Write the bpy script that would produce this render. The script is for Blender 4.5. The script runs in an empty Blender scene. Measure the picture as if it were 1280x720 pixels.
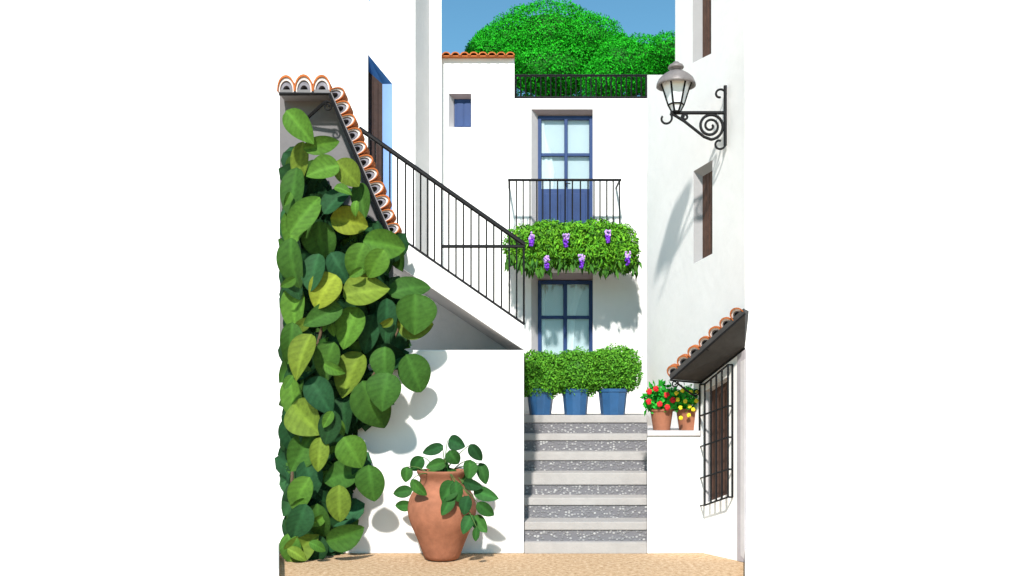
import bpy, bmesh, math, random
from mathutils import Vector, Matrix, noise
from mathutils.geometry import tessellate_polygon

# ------------------------------------------------------------------ camera, sky, sun, exposure
SC = bpy.context.scene
COL = SC.collection
F, HX, HY, EYE = 1200.0, 640.0, 500.0, 1.92      # metres-to-pixels lens constant, optical axis, eye height
cam = bpy.data.objects.new('camera', bpy.data.cameras.new('camera'))
COL.objects.link(cam)
cam.location = (0, 0, EYE)
cam.rotation_euler = (math.radians(90), 0, 0)
cam.data.sensor_width = 36
cam.data.lens = 36 * F / 1280
cam.data.shift_y = (HY - 360) / 1280
cam.data.clip_end = 3000
SC.camera = cam

SUN_EL, SUN_AZ = math.radians(40), math.radians(8)   # azimuth: to the left of straight behind the camera
w = bpy.data.worlds.new('World'); SC.world = w; w.use_nodes = True
nt = w.node_tree
sky = nt.nodes.new('ShaderNodeTexSky'); sky.sky_type = 'NISHITA'; sky.sun_disc = False
sky.sun_elevation = SUN_EL; sky.sun_rotation = math.pi + SUN_AZ
sky.air_density = 1.0; sky.dust_density = 0.3; sky.ozone_density = 1.2
nt.nodes['Background'].inputs[1].default_value = 0.107
tint = nt.nodes.new('ShaderNodeVectorMath'); tint.operation = 'MULTIPLY'; tint.inputs[1].default_value = (.60, .98, 1.0)
nt.links.new(sky.outputs[0], tint.inputs[0]); nt.links.new(tint.outputs[0], nt.nodes['Background'].inputs[0])
sl = bpy.data.lights.new('sun', 'SUN'); sl.energy = 4.6; sl.angle = math.radians(2.5); sl.color = (1, 0.965, 0.92)
sun = bpy.data.objects.new('sun', sl); COL.objects.link(sun)
sdir = Vector((-math.sin(SUN_AZ) * math.cos(SUN_EL), -math.cos(SUN_AZ) * math.cos(SUN_EL), math.sin(SUN_EL)))
sun.rotation_euler = sdir.to_track_quat('Z', 'Y').to_euler()
sun.location = sdir * 60
SC.view_settings.view_transform = 'Standard'; SC.view_settings.look = 'None'
SC.view_settings.gamma = 1; SC.view_settings.use_curve_mapping = False
SC.view_settings.exposure = 0.5

R = random.Random(7)

# ------------------------------------------------------------------ helpers
def P(px, py, D):
    """the point at depth D seen at (px, py)"""
    return Vector(((px - HX) / F * D, D, EYE + (HY - py) / F * D))
def XX(px, D): return (px - HX) / F * D
def ZZ(py, D): return EYE + (HY - py) / F * D

class MB:
    def __init__(s): s.v = []; s.f = []; s.c = []; s.m = []
    def add(s, vs, fs, col=None, mi=0):
        b = len(s.v); s.v += [tuple(v) for v in vs]; s.f += [tuple(b + i for i in f) for f in fs]
        s.m += [mi] * len(fs)
        if col is None: col = (1, 1, 1)
        if isinstance(col, list): s.c += col
        else: s.c += [col] * len(vs)
    def box(s, x0, x1, y0, y1, z0, z1, mi=0):
        s.add([(x0,y0,z0),(x1,y0,z0),(x1,y1,z0),(x0,y1,z0),(x0,y0,z1),(x1,y0,z1),(x1,y1,z1),(x0,y1,z1)],
              [(0,3,2,1),(4,5,6,7),(0,1,5,4),(1,2,6,5),(2,3,7,6),(3,0,4,7)], None, mi)
    def pbox(s, px0, px1, py0, py1, D0, D1, mi=0):
        s.box(XX(px0,D0), XX(px1,D0), D0, D1, ZZ(py1,D0), ZZ(py0,D0), mi)
    def prism(s, pts, vec, mi=0):
        """polygon of 3D points extruded by vec"""
        n = len(pts); vec = Vector(vec)
        tri = tessellate_polygon([[Vector(p) for p in pts]])
        vs = [Vector(p) for p in pts] + [Vector(p) + vec for p in pts]
        fs = [tuple(t) for t in tri] + [tuple(i + n for i in reversed(t)) for t in tri]
        fs += [(i, (i+1) % n, (i+1) % n + n, i + n) for i in range(n)]
        s.add(vs, fs, None, mi)
    def plan(s, xy, z0, z1, mi=0):
        s.prism([(x, y, z0) for x, y in xy], (0, 0, z1 - z0), mi)
    def panel(s, outer, holes, vec, mi=0):
        """3D outline with holes, extruded by vec (open holes get their cheeks)"""
        loops = [[Vector(p) for p in outer]] + [[Vector(p) for p in h] for h in holes]
        tri = tessellate_polygon(loops); flat = [p for l in loops for p in l]; n = len(flat); vec = Vector(vec)
        s.add(flat, [tuple(t) for t in tri], None, mi)
        o = loops[0]; k = len(o)
        s.add(o + [p + vec for p in o], [(i, (i+1) % k, (i+1) % k + k, i + k) for i in range(k)] + [tuple(range(k, 2*k))], None, mi)
    def loft(s, a, b, mi=0):
        k = len(a); s.add(list(a) + list(b), [(i, (i+1) % k, (i+1) % k + k, i + k) for i in range(k)], None, mi)
    def tube(s, pts, r, seg=8, mi=0, col=None, cap=True):
        pts = [Vector(p) for p in pts]; n = len(pts); rs = r if isinstance(r, (list, tuple)) else [r] * n
        up = None; vs = []
        for i, p in enumerate(pts):
            t = (pts[min(i+1, n-1)] - pts[max(i-1, 0)]).normalized()
            if up is None:
                up = Vector((0, 0, 1)) if abs(t.z) < .9 else Vector((1, 0, 0))
            a = (up - t * up.dot(t)).normalized(); b = t.cross(a); up = a
            for k in range(seg):
                q = 2 * math.pi * (k + .5) / seg
                vs.append(p + (a * math.cos(q) + b * math.sin(q)) * rs[i])
        fs = [(i*seg+k, i*seg+(k+1) % seg, (i+1)*seg+(k+1) % seg, (i+1)*seg+k) for i in range(n-1) for k in range(seg)]
        if cap: fs += [tuple(reversed(range(seg))), tuple(range((n-1)*seg, n*seg))]
        s.add(vs, fs, col, mi)
    def lathe(s, cx, cy, prof, seg=32, mi=0, jit=0):
        vs = []
        for r, z in prof:
            for k in range(seg):
                q = 2*math.pi*k/seg
                rr = r * (1 + jit * noise.noise(Vector((math.cos(q)*1.5, math.sin(q)*1.5, z*3))))
                vs.append((cx + rr*math.cos(q), cy + rr*math.sin(q), z))
        n = len(prof)
        fs = [(i*seg+k, i*seg+(k+1) % seg, (i+1)*seg+(k+1) % seg, (i+1)*seg+k) for i in range(n-1) for k in range(seg)]
        s.add(vs, fs, None, mi)
    def ico(s, c, r, sub=1, sc=(1,1,1), col=None, mi=0):
        bm = bmesh.new(); bmesh.ops.create_icosphere(bm, subdivisions=sub, radius=r)
        c = Vector(c)
        s.add([c + Vector((v.co.x*sc[0], v.co.y*sc[1], v.co.z*sc[2])) for v in bm.verts], [[v.index for v in f.verts] for f in bm.faces], col, mi)
        bm.free()
    def build(s, name, mats, parent=None, smooth=False, bevel=0, recalc=True):
        me = bpy.data.meshes.new(name); me.from_pydata(s.v, [], s.f); me.update()
        if not isinstance(mats, (list, tuple)): mats = [mats]
        for m in mats: me.materials.append(m)
        me.polygons.foreach_set('material_index', s.m)
        at = me.color_attributes.new('Col', 'FLOAT_COLOR', 'POINT')
        flat = []
        for c in s.c: flat += [c[0], c[1], c[2], 1.0]
        at.data.foreach_set('color', flat)
        if recalc:
            bm = bmesh.new(); bm.from_mesh(me)
            bmesh.ops.recalc_face_normals(bm, faces=bm.faces); bm.to_mesh(me); bm.free()
        if smooth: me.polygons.foreach_set('use_smooth', [True] * len(me.polygons))
        o = bpy.data.objects.new(name, me); COL.objects.link(o)
        if parent is not None:
            o.parent = parent
            o.matrix_parent_inverse = Matrix.Translation(-WLOC[parent.name])
        WLOC[o.name] = Vector((0, 0, 0))
        if bevel:
            b = o.modifiers.new('bevel', 'BEVEL'); b.width = bevel; b.segments = 2; b.limit_method = 'ANGLE'
        return o
WLOC = {}
def tag(o, label=None, cat=None, group=None, kind=None):
    if label: o['label'] = label
    if cat: o['category'] = cat
    if group: o['group'] = group
    if kind: o['kind'] = kind
    return o
def thing(name, label, cat, loc, group=None):
    o = bpy.data.objects.new(name, None); COL.objects.link(o); o.location = loc
    o.empty_display_size = .2; WLOC[o.name] = Vector(loc)
    return tag(o, label, cat, group)

# ------------------------------------------------------------------ materials
def mat(name, col, rough=.8, noise_amt=0.0, nscale=6, bump=0.0, bscale=40, metal=0, spec=.3, vcol=False, detail=6):
    m = bpy.data.materials.new(name); m.use_nodes = True; t = m.node_tree; L = t.links
    b = t.nodes['Principled BSDF']; b.inputs['Roughness'].default_value = rough; b.inputs['Metallic'].default_value = metal
    b.inputs['Specular IOR Level'].default_value = spec
    tc = t.nodes.new('ShaderNodeTexCoord')
    src = None
    if vcol:
        a = t.nodes.new('ShaderNodeVertexColor'); a.layer_name = 'Col'; src = a.outputs[0]
    else:
        b.inputs['Base Color'].default_value = (*col, 1)
    if noise_amt:
        n = t.nodes.new('ShaderNodeTexNoise'); n.inputs['Scale'].default_value = nscale; n.inputs['Detail'].default_value = detail
        n.inputs['Roughness'].default_value = .65
        L.new(tc.outputs['Object'], n.inputs['Vector'])
        mr = t.nodes.new('ShaderNodeMapRange'); mr.inputs[1].default_value = .3; mr.inputs[2].default_value = .7
        mr.inputs[3].default_value = 1 - noise_amt; mr.inputs[4].default_value = 1 + noise_amt
        L.new(n.outputs['Fac'], mr.inputs[0])
        mx = t.nodes.new('ShaderNodeVectorMath'); mx.operation = 'MULTIPLY'
        if src: L.new(src, mx.inputs[0])
        else: mx.inputs[0].default_value = col
        L.new(mr.outputs[0], mx.inputs[1]); src = mx.outputs[0]
    if src: L.new(src, b.inputs['Base Color'])
    if bump:
        n2 = t.nodes.new('ShaderNodeTexNoise'); n2.inputs['Scale'].default_value = bscale; n2.inputs['Detail'].default_value = 5
        L.new(tc.outputs['Object'], n2.inputs['Vector'])
        bp = t.nodes.new('ShaderNodeBump'); bp.inputs['Strength'].default_value = bump; bp.inputs['Distance'].default_value = .02
        L.new(n2.outputs['Fac'], bp.inputs['Height']); L.new(bp.outputs[0], b.inputs['Normal'])
    return m

WHITE = mat('whitewash', (.86, .84, .815), .9, .04, 1.1, .25, 7, spec=.1)
WHITE2 = mat('whitewash_smooth', (.86, .84, .815), .9, .04, 1.7, .2, 9, spec=.1)
SHADEGREY = mat('canopy_shade_grey', (.185, .176, .178), .9, .12, 1.5, .3, 12, spec=.1)  # shade under the canopy, put into the colour
SHADEGREY2 = mat('recess_shade_grey', (.68, .62, .585), .9, .08, 1.5, .3, 12, spec=.1)  # white wall greyed: part of the recess shade is in the colour
REVEAL = mat('shaded_jamb_pale', (.52, .50, .505), .9, .05, 3, .2, 20, spec=.1)  # jamb shade on white walls, painted as pale grey
SIDE = mat('shaded_side_whitewash', (.62, .60, .585), .9, .05, 1.3, .2, 9, spec=.1)  # side face turned from the sun, its shade put into the colour
REVEAL3 = mat('shaded_jamb_grey', (.36, .35, .35), .9, .05, 3, .2, 20, spec=.1)  # shade of the right-hand window jambs, painted as grey
FLIGHT = mat('shaded_stair_soffit', (.33, .305, .29), .9, .08, 1.5, .3, 12, spec=.1)  # shade on the stair's underside, put into the colour
REVEAL2 = mat('shaded_lintel_mauve', (.40, .33, .345), .9, .05, 3, .2, 20, spec=.1)  # shade under the lintels, painted as mauve grey
BLUE = mat('blue_paint', (.015, .043, .14), .5, .14, 3, .08, 30)
LITBLUE = mat('lit_blue_paint', (.26, .42, .74), .6, .06, 3, .1, 20)  # surround as the sun lights it, brightness put into the blue
SHADEBLUE = mat('shaded_blue_paint', (.05, .17, .42), .6, .06, 3, .1, 20)  # same surround under the lintel, shade put into the blue
BROWN2 = mat('warm_brown_shutter', (.085, .042, .028), .7, .3, 9, .2, 30)
BROWN = mat('brown_wood', (.034, .015, .010), .7, .3, 9, .2, 30)
IRON = mat('black_iron', (.007, .007, .008), .55, .3, 20, .15, 60, spec=.2)
TERRA = mat('terracotta_tile', (.42, .125, .038), .85, .3, 4, .3, 50, spec=.15)
TERRA_POT = mat('terracotta_pot', (.30, .12, .068), .85, .34, 3.2, .2, 30, spec=.15)
MORTAR = mat('pale_mortar', (.68, .60, .57), .95, .15, 12, .5, 30, spec=.1)
UNDER = mat('grey_under_tile', (.21, .20, .225), .9, .35, 9, .4, 30, spec=.1)
DARKGREY = mat('dark_grey_boards', (.062, .06, .06), .85, .15, 6, .1, 30, spec=.1)
STONE = mat('pale_step_stone', (.36, .34, .325), .85, .09, 5, .3, 45, spec=.2)
LEDGE = mat('grey_ledge_stone', (.52, .49, .49), .85, .08, 5, .2, 40, spec=.2)
MAUVE = mat('mauve_stone', (.38, .345, .36), .85, .08, 5, .2, 40, spec=.2)
POTBLUE = mat('blue_glazed_pot', (.022, .088, .21), .4, .15, 5, .06, 30, spec=.45)
SOIL = mat('soil', (.05, .032, .02), 1, .3, 20, .8, 40, spec=0)
LEAF = mat('leaf', (1, 1, 1), .68, .2, 11, .2, 30, spec=.12, vcol=True)
SMALL = mat('small_leaf', (1, 1, 1), .62, .12, 3, spec=.15, vcol=True)
PETAL = mat('petal', (1, 1, 1), .6, .1, 20, spec=.2, vcol=True)
STEM = mat('stem', (.07, .13, .03), .7, .3, 20, .2, 30)
BARK = mat('bark', (.11, .075, .045), .95, .35, 9, .8, 18)
CURTAIN = mat('white_curtain', (.86, .88, .88), .9, .03, 4, spec=.05)
INTERIOR = mat('pale_blind', (.69, .73, .745), .8, .04, 2, spec=.1)
LAMPCAP = mat('lamp_cap_metal', (.19, .17, .165), .5, .2, 12, .1, 40, metal=.2)
LAMPGLASS = mat('frosted_lamp_glass', (.78, .84, .87), .25, .03, 4, spec=.5)
GRASS = mat('hill_scrub', (.05, .11, .02), .95, .4, 2, .8, 3, spec=.05)

def glass():
    m = bpy.data.materials.new('window_glass'); m.use_nodes = True; t = m.node_tree
    t.nodes.remove(t.nodes['Principled BSDF'])
    g = t.nodes.new('ShaderNodeBsdfGlossy'); g.inputs['Roughness'].default_value = .03
    tr = t.nodes.new('ShaderNodeBsdfTransparent'); tr.inputs[0].default_value = (.93, .97, .98, 1)
    fr = t.nodes.new('ShaderNodeFresnel'); fr.inputs[0].default_value = 1.5
    mx = t.nodes.new('ShaderNodeMixShader'); o = t.nodes['Material Output']
    t.links.new(fr.outputs[0], mx.inputs[0]); t.links.new(tr.outputs[0], mx.inputs[1]); t.links.new(g.outputs[0], mx.inputs[2])
    t.links.new(mx.outputs[0], o.inputs[0]); return m
GLASS = glass()

def sand():
    m = mat('sandy_ground', (.5, .3, .15), .95, 0, bump=.5, bscale=60, spec=.1); t = m.node_tree; b = t.nodes['Principled BSDF']
    tc = t.nodes.new('ShaderNodeTexCoord')
    n = t.nodes.new('ShaderNodeTexNoise'); n.inputs['Scale'].default_value = 19; n.inputs['Detail'].default_value = 9; n.inputs['Roughness'].default_value = .8
    t.links.new(tc.outputs['Object'], n.inputs['Vector'])
    r = t.nodes.new('ShaderNodeValToRGB'); e = r.color_ramp.elements
    e[0].position = .36; e[0].color = (.28, .16, .075, 1); e[1].position = .62; e[1].color = (.64, .48, .33, 1)
    k = e.new(.5); k.color = (.48, .325, .19, 1)
    t.links.new(n.outputs['Fac'], r.inputs[0]); t.links.new(r.outputs[0], b.inputs['Base Color']); return m
SAND = sand()

def pebble():
    m = mat('pebble_riser', (.2, .2, .2), .8, spec=.25); t = m.node_tree; b = t.nodes['Principled BSDF']
    tc = t.nodes.new('ShaderNodeTexCoord')
    v = t.nodes.new('ShaderNodeTexVoronoi'); v.inputs['Scale'].default_value = 24; v.inputs['Randomness'].default_value = 1
    mp = t.nodes.new('ShaderNodeMapping'); mp.inputs['Scale'].default_value = (1, 1, 1.3)
    t.links.new(tc.outputs['Object'], mp.inputs[0]); t.links.new(mp.outputs[0], v.inputs['Vector'])
    # pebble colour per cell
    sp = t.nodes.new('ShaderNodeSeparateColor'); t.links.new(v.outputs['Color'], sp.inputs[0])
    r = t.nodes.new('ShaderNodeValToRGB'); e = r.color_ramp.elements
    e[0].position = 0; e[0].color = (.17, .165, .17, 1); e[1].position = 1; e[1].color = (.44, .43, .42, 1)
    k = e.new(.55); k.color = (.22, .215, .22, 1)
    t.links.new(sp.outputs[0], r.inputs[0])
    edge = t.nodes.new('ShaderNodeMapRange'); edge.inputs[1].default_value = .32; edge.inputs[2].default_value = .5
    edge.inputs[3].default_value = 1; edge.inputs[4].default_value = 0
    t.links.new(v.outputs['Distance'], edge.inputs[0])
    mx = t.nodes.new('ShaderNodeMix'); mx.data_type = 'RGBA'; mx.inputs[6].default_value = (.155, .15, .16, 1)
    t.links.new(edge.outputs[0], mx.inputs[0]); t.links.new(r.outputs[0], mx.inputs[7])
    t.links.new(mx.outputs[2], b.inputs['Base Color'])
    bp = t.nodes.new('ShaderNodeBump'); bp.inputs['Strength'].default_value = .6; bp.inputs['Distance'].default_value = .015
    t.links.new(edge.outputs[0], bp.inputs['Height']); t.links.new(bp.outputs[0], b.inputs['Normal'])
    return m
PEBBLE = pebble()

# ------------------------------------------------------------------ foliage helpers
def vary(c, a=.18):
    k = 1 + R.uniform(-a, a); h = R.uniform(-a*.5, a*.5)
    return (max(0, c[0]*k*(1+h)), max(0, c[1]*k), max(0, c[2]*k*(1-h)))

def big_leaf(mb, c, length, width, ang, col, tilt=(0, 0), cup=.22, droop=.18, nl=20, nw=8, tip=.8):
    """a real blade: folded at the midrib, cupped and drooping; ang is the way the tip points"""
    a = math.radians(ang)
    u = Vector((math.cos(a), 0, -math.sin(a))); n = Vector((0, -1, 0)); v = u.cross(n)
    rot = Matrix.Rotation(math.radians(tilt[0]), 3, u) @ Matrix.Rotation(math.radians(tilt[1]), 3, v)
    u, n, v = rot @ u, rot @ n, rot @ v
    vs = []; cs = []; fs = []
    ph = R.uniform(0, 6)
    mx = max((t/60.)**.55 * (1-t/60.)**tip for t in range(61))
    for i in range(nl + 1):
        t = i / nl
        wd = (max(t, 1e-4)**.55) * ((1-t)**tip) / mx * width / 2 if 0 < t < 1 else 0.0008
        for j in range(nw + 1):
            q = -1 + 2*j/nw
            off = cup * abs(q)**1.3 * wd - droop * length * (t-.4)**2 * 1.4
            off += .02 * wd * math.sin(9*t + ph) * abs(q)
            vs.append(Vector(c) + u * (t-.5) * length + v * q * wd + n * off)
            vein = 1.0 + .13*math.cos(2*math.pi*(t*6.5 - abs(q)*1.6)) + .08*noise.noise(Vector(c)*3 + Vector((t*5, q*3, 0)))
            if abs(q) < .1: vein = 1.4
            elif abs(q) > .95: vein *= .8
            cs.append(tuple(x*vein for x in col))
    for i in range(nl):
        for j in range(nw):
            p = i*(nw+1)+j; fs.append((p, p+1, p+nw+2, p+nw+1))
    mb.add(vs, fs, cs)

def scatter_leaf(mb, p, n, length, width, col, down=.0):
    n = n.normalized()
    r = Vector((R.gauss(0, 1), R.gauss(0, 1), R.gauss(0, 1) - down*2.2))
    u = (r - n * r.dot(n) * .8)
    if u.length < 1e-3: u = Vector((1, 0, 0))
    u.normalize(); v = n.cross(u)
    if v.length < 1e-3: v = Vector((0, 1, 0))
    v.normalize(); nn = u.cross(v)
    h = length*.18
    mb.add([p, p + u*length*.45 + v*width*.5 + nn*h*.6, p + u*length, p + u*length*.45 - v*width*.5 + nn*h*.6, p + u*length*.5],
           [(0, 4, 1), (1, 4, 2), (0, 3, 4), (3, 2, 4)], col)

def blob_foliage(mb, blobs, count, size, cols, down=0., jitter=.55, inner=.72, top_bias=0, ratio=.5):
    """leaves spread through the outer volume of a set of ellipsoids (centre, radii)"""
    wts = [b[1][0]*b[1][2] + b[1][0]*b[1][1] for b in blobs]
    for k in range(count):
        c, r = R.choices(blobs, wts)[0]
        while True:
            d = Vector((R.gauss(0, 1), R.gauss(0, 1), R.gauss(0, 1)))
            if d.length > .1: break
        d.normalize()
        s = inner + (1.04 - inner) * R.random()**.6
        s *= 1 + .16 * noise.noise(Vector((d.x*2.6, d.y*2.6, d.z*2.6)) + Vector(c))
        p = Vector(c) + Vector((d.x*r[0], d.y*r[1], d.z*r[2])) * s
        # drop what lies deep inside another blob
        deep = False
        for c2, r2 in blobs:
            if c2 is c: continue
            q = p - Vector(c2)
            if (q.x/r2[0])**2 + (q.y/r2[1])**2 + (q.z/r2[2])**2 < .4: deep = True; break
        if deep: continue
        n = Vector((d.x/r[0], d.y/r[1], d.z/r[2])).normalized() + Vector((R.gauss(0,1), R.gauss(0,1), R.gauss(0,1)))*jitter
        sz = size * R.uniform(.6, 1.35)
        scatter_leaf(mb, p, n, sz, sz*ratio, vary(R.choice(cols), .25), down)

# ------------------------------------------------------------------ ground, hill
mb = MB(); N = 40
mb.add([(-400, -60, 0), (400, -60, 0), (400, 900, 0), (-400, 900, 0)], [(0, 1, 2, 3)])
tag(mb.build('ground', SAND), kind='structure')
mb = MB(); vs = []; fs = []
ys = [18.9, 20, 22, 24, 26, 30, 36, 44, 60]; xs = [-30 + 2*i for i in range(31)]
for y in ys:
    for x in xs: vs.append((x, y, 6.6 + (y-18.9)*.09 + .25*noise.noise(Vector((x*.4, y*.4, 0)))))
nx = len(xs)
for j in range(len(ys)-1):
    for i in range(nx-1): fs.append((j*nx+i, j*nx+i+1, (j+1)*nx+i+1, (j+1)*nx+i))
b0 = len(vs)
for y in (18.9, 60):
    for x in (-30, 30): vs.append((x, y, 0))
fs.append(tuple([b0, b0+1] + [i for i in reversed(range(nx))]))
mb.add(vs, fs); tag(mb.build('hillside', GRASS, smooth=False), kind='structure')

# ------------------------------------------------------------------ left: street wall, stair, house
WALL_D = 12.0
mb = MB(); mb.box(-14, XX(655, 12), 12.0, 15.17, 0, ZZ(437.5, 12))
tag(mb.build('white_wall', WHITE, bevel=.015), 'long whitewashed street wall behind the clay jar, under the outdoor stair', 'wall')

mb = MB()
mb.plan([(XX(349,10.0), 10.0), (XX(349,11.98), 11.98), (-14, 11.98), (-14, 10.0)], 0, .16)
tag(mb.build('white_bench', WHITE, bevel=.02), 'low whitewashed masonry step along the wall beside the big-leaved bush', 'step')

# house above the stair
UD = 15.3
def q3(pts, D): return [P(x, y, D) for x, y in pts]
house = thing('white_house', 'tall whitewashed house at top of the outdoor stair, with the slanting blue doorway', 'house', (-3.5, 15.3, 0))
door_o = [(460, 68), (490.5, 105), (490.5, 320), (460, 320)]
door_i = [(460, 89), (478, 105), (478, 320), (460, 320)]
win_o = [(430, -70), (463, -70), (463, 3), (430, -33)]
win_i = [(430, -70), (455, -70), (455, 0), (430, -33)]
mb = MB()
XR = XX(519, UD)
outer = [(-14, UD, 0), (XR, UD, 0), (XR, UD, 11), (-14, UD, 11)]
mb.panel(outer, [q3(door_o, UD), q3(win_o, UD)], (0, 0.0, 0))
mb.f.pop(); mb.m.pop()
mb.add([(XR, UD, 0), (XR, UD, 11), (XX(536.5, 15.8), 15.8, 11), (XX(536.5, 15.8), 15.8, 0), (-14, 15.8, 0), (-14, 15.8, 11), (-14, UD, 11), (-14, UD, 0)],
       [(0, 1, 2, 3), (3, 2, 5, 4), (4, 5, 6, 7), (1, 6, 5, 2)])
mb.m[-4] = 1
mb.build('wall', [WHITE, SIDE], house)
DI = UD + .22
def reveal(name, o, i, D, DI, mats, parent, idx):
    """cheeks between an opening's outline and the frame's outline deeper in; idx: material per edge"""
    mb = MB()
    for k in range(4):
        a, b = o[k], o[(k+1) % 4]; c, d = i[(k+1) % 4], i[k]
        mb.add([P(*a, D), P(*b, D), P(*c, DI), P(*d, DI)], [(0, 1, 2, 3)], None, idx[k])
    return mb.build(name, mats, parent)
dr = MB(); dr.prism(q3([(458, 84), (480, 105), (480, 320), (458, 320)], DI), (0, .06, 0))
d0 = dr.build('door', BROWN, house)
mb = MB()
for x in (466.3, 472.5): mb.tube([P(x, 100 if x < 470 else 104, DI-.004), P(x, 318, DI-.004)], .006, 6)
mb.build('door_batten', BROWN, d0)
reveal('door_surround', door_o, door_i, UD, DI, [SHADEBLUE, LITBLUE], house, [0, 1, 1, 1])
mb = MB(); mb.prism(q3(win_i, DI), (0, .05, 0)); wn = mb.build('window', BROWN, house)
reveal('window_surround', win_o, win_i, UD, DI, [SHADEBLUE, LITBLUE], house, [0, 1, 1, 1])

# slim white house between it and the far house
mb = MB(); mb.plan([(XX(520, 15.8), 15.82), (XX(552, 15.82), 15.82), (XX(550, 18.5), 18.5), (XX(520, 15.8), 18.5)], 0, 12)
tag(mb.build('white_tower', WHITE2, bevel=.01), 'narrow white building edge left of the far house, reaching above its tiled eave', 'building')

# gable under the tiled canopy, wall under the stair; grey paints in their shade
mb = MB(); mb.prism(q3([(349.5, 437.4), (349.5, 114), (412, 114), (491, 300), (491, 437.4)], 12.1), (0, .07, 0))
tag(mb.build('shade_grey_wall', SHADEGREY), 'gable wall under the tiled canopy, behind the bush, its shade painted in dark grey', 'wall')

stair = thing('outdoor_stair', 'white outdoor stair slanting down to the right with black iron railing', 'staircase', P(560, 437, 12.6))
SD = 12.22
def hyp(px): return 320 + (px - 480) * (437 - 320) / (655 - 480)
def rail_b(px): return 290 + (px - 490) * (405 - 290) / (655 - 490)
def rail_t(px): return 162 + (px - 451) * (305 - 162) / (655 - 451)
mb = MB()
mb.prism(q3([(440, rail_b(440) + 2), (655, rail_b(655) + 2), (655, hyp(655)), (440, hyp(440))], SD), (0, .14, 0))
mb.build('parapet', WHITE2, stair, bevel=.008)
mb = MB()      # treads behind the parapet
pts = []; n = 12
lo = [P(655, hyp(655), SD), P(440, hyp(440), SD)]
x1, x0 = lo[0].x, lo[1].x; z1, z0 = lo[0].z, lo[1].z
top = []
for k in range(n):
    xa = x0 + (x1-x0)*k/n; xb = x0 + (x1-x0)*(k+1)/n
    z = z0 + (z1-z0)*(k+1)/n + .2
    top += [(xa, SD+.14, z), (xb, SD+.14, z)]
poly = top + [(x1, SD+.14, z1 + .002), (x0, SD+.14, z0 + .002)]
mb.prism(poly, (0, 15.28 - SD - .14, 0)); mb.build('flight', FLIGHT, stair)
RD = SD + .06
mb = MB()
mb.tube([P(449, rail_t(449), RD), P(656, rail_t(656), RD)], .031, 8)
mb.tube([P(449, rail_b(449), RD), P(656, rail_b(656), RD)], .016, 8)
mb.tube([P(553, 308, RD), P(656, 308, RD)], .022, 8)
rl = mb.build('railing', IRON, stair)
for x in [453, 461, 469, 478, 487.3, 497, 507, 516.8, 525.8, 534.4, 543, 552, 561, 570, 579.2, 588.8, 598.6, 608, 617.2, 626.8, 636.6, 645.8, 654.8]:
    mb = MB(); mb.tube([P(x, rail_t(x), RD), P(x, rail_b(x), RD)], .0115 if x < 650 else .015, 6); mb.build('baluster', IRON, rl)
mb = MB()
h0 = lambda px: P(px, hyp(px) - 6, 13.07)
a = lo[0]; b = lo[1]
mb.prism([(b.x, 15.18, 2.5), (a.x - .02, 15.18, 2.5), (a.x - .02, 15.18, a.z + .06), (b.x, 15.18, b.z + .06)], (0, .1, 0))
tag(mb.build('shade_grey_wall', SHADEGREY2), 'triangular wall in the recess under the outdoor stair, its shade deepened with light grey', 'wall')

# ------------------------------------------------------------------ tiled canopies
def canopy(root, path, axis, r, flat=1.0, upv=(0, 0, 1), in_r=.62, hole=.42, thin=.86):
    """barrel tiles along a 3D path; each tile runs along axis"""
    axis = Vector(axis); t1 = MB(); t2 = MB(); t3 = MB()
    seg = 10
    for p, tang, *rr in path:
        r = rr[0] if rr else r
        p = Vector(p); tang = Vector(tang).normalized(); nrm = axis.normalized().cross(tang); nrm.normalize()
        if nrm.dot(Vector(upv)) < 0: nrm = -nrm
        jit = R.uniform(.93, 1.07); off = axis.normalized() * R.uniform(-.012, .012)
        def ring(rad, o, lift=0):
            return [p + o + off + tang * rad * math.cos(math.pi*k/seg) + nrm * (rad * flat * math.sin(math.pi*k/seg)**.85 + lift) for k in range(seg+1)]
        R0, R1 = r*jit, r*jit*thin
        ra, rb = ring(R0, Vector()), ring(R1, Vector()); rc, rd = ring(R0*.94, axis), ring(R1*.94, axis)
        k = seg + 1
        vs = ra + rb + rc + rd; fs = []
        for i in range(seg):
            fs += [(i, i+1, k+i+1, k+i), (i, 2*k+i, 2*k+i+1, i+1), (k+i, k+i+1, 3*k+i+1, 3*k+i), (2*k+i, 3*k+i, 3*k+i+1, 2*k+i+1)]
        fs += [(0, k, 3*k, 2*k), (seg, 2*k+seg, 3*k+seg, k+seg)]
        t1.add(vs, fs)
        # mortar packing a little inside, and the darker under tile
        a = axis.normalized() * .02
        m0 = ring(R1*.99, a); m1 = ring(R1*in_r, a, -.01); m2 = ring(R1*in_r, a*2.2, -.01)
        vs = m0 + m1 + m2; fs = []
        for i in range(seg): fs += [(i, i+1, k+i+1, k+i), (k+i, k+i+1, 2*k+i+1, 2*k+i)]
        t2.add(vs, fs)
        u0 = ring(R1*in_r, a*2.2, -.01); u1 = ring(R1*hole, a*1.6, -.01); u2 = ring(R1*hole, a*8, -.012)
        vs = u0 + u1 + u2; fs = []
        for i in range(seg): fs += [(i, i+1, k+i+1, k+i), (k+i, k+i+1, 2*k+i+1, 2*k+i)]
        fs.append(tuple(range(2*k, 3*k)))
        t2.add(vs, fs, None, 1)
    t1.build('roof_tiles', TERRA, root, smooth=False)
    t2.build('mortar', [MORTAR, UNDER], root)

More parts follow.
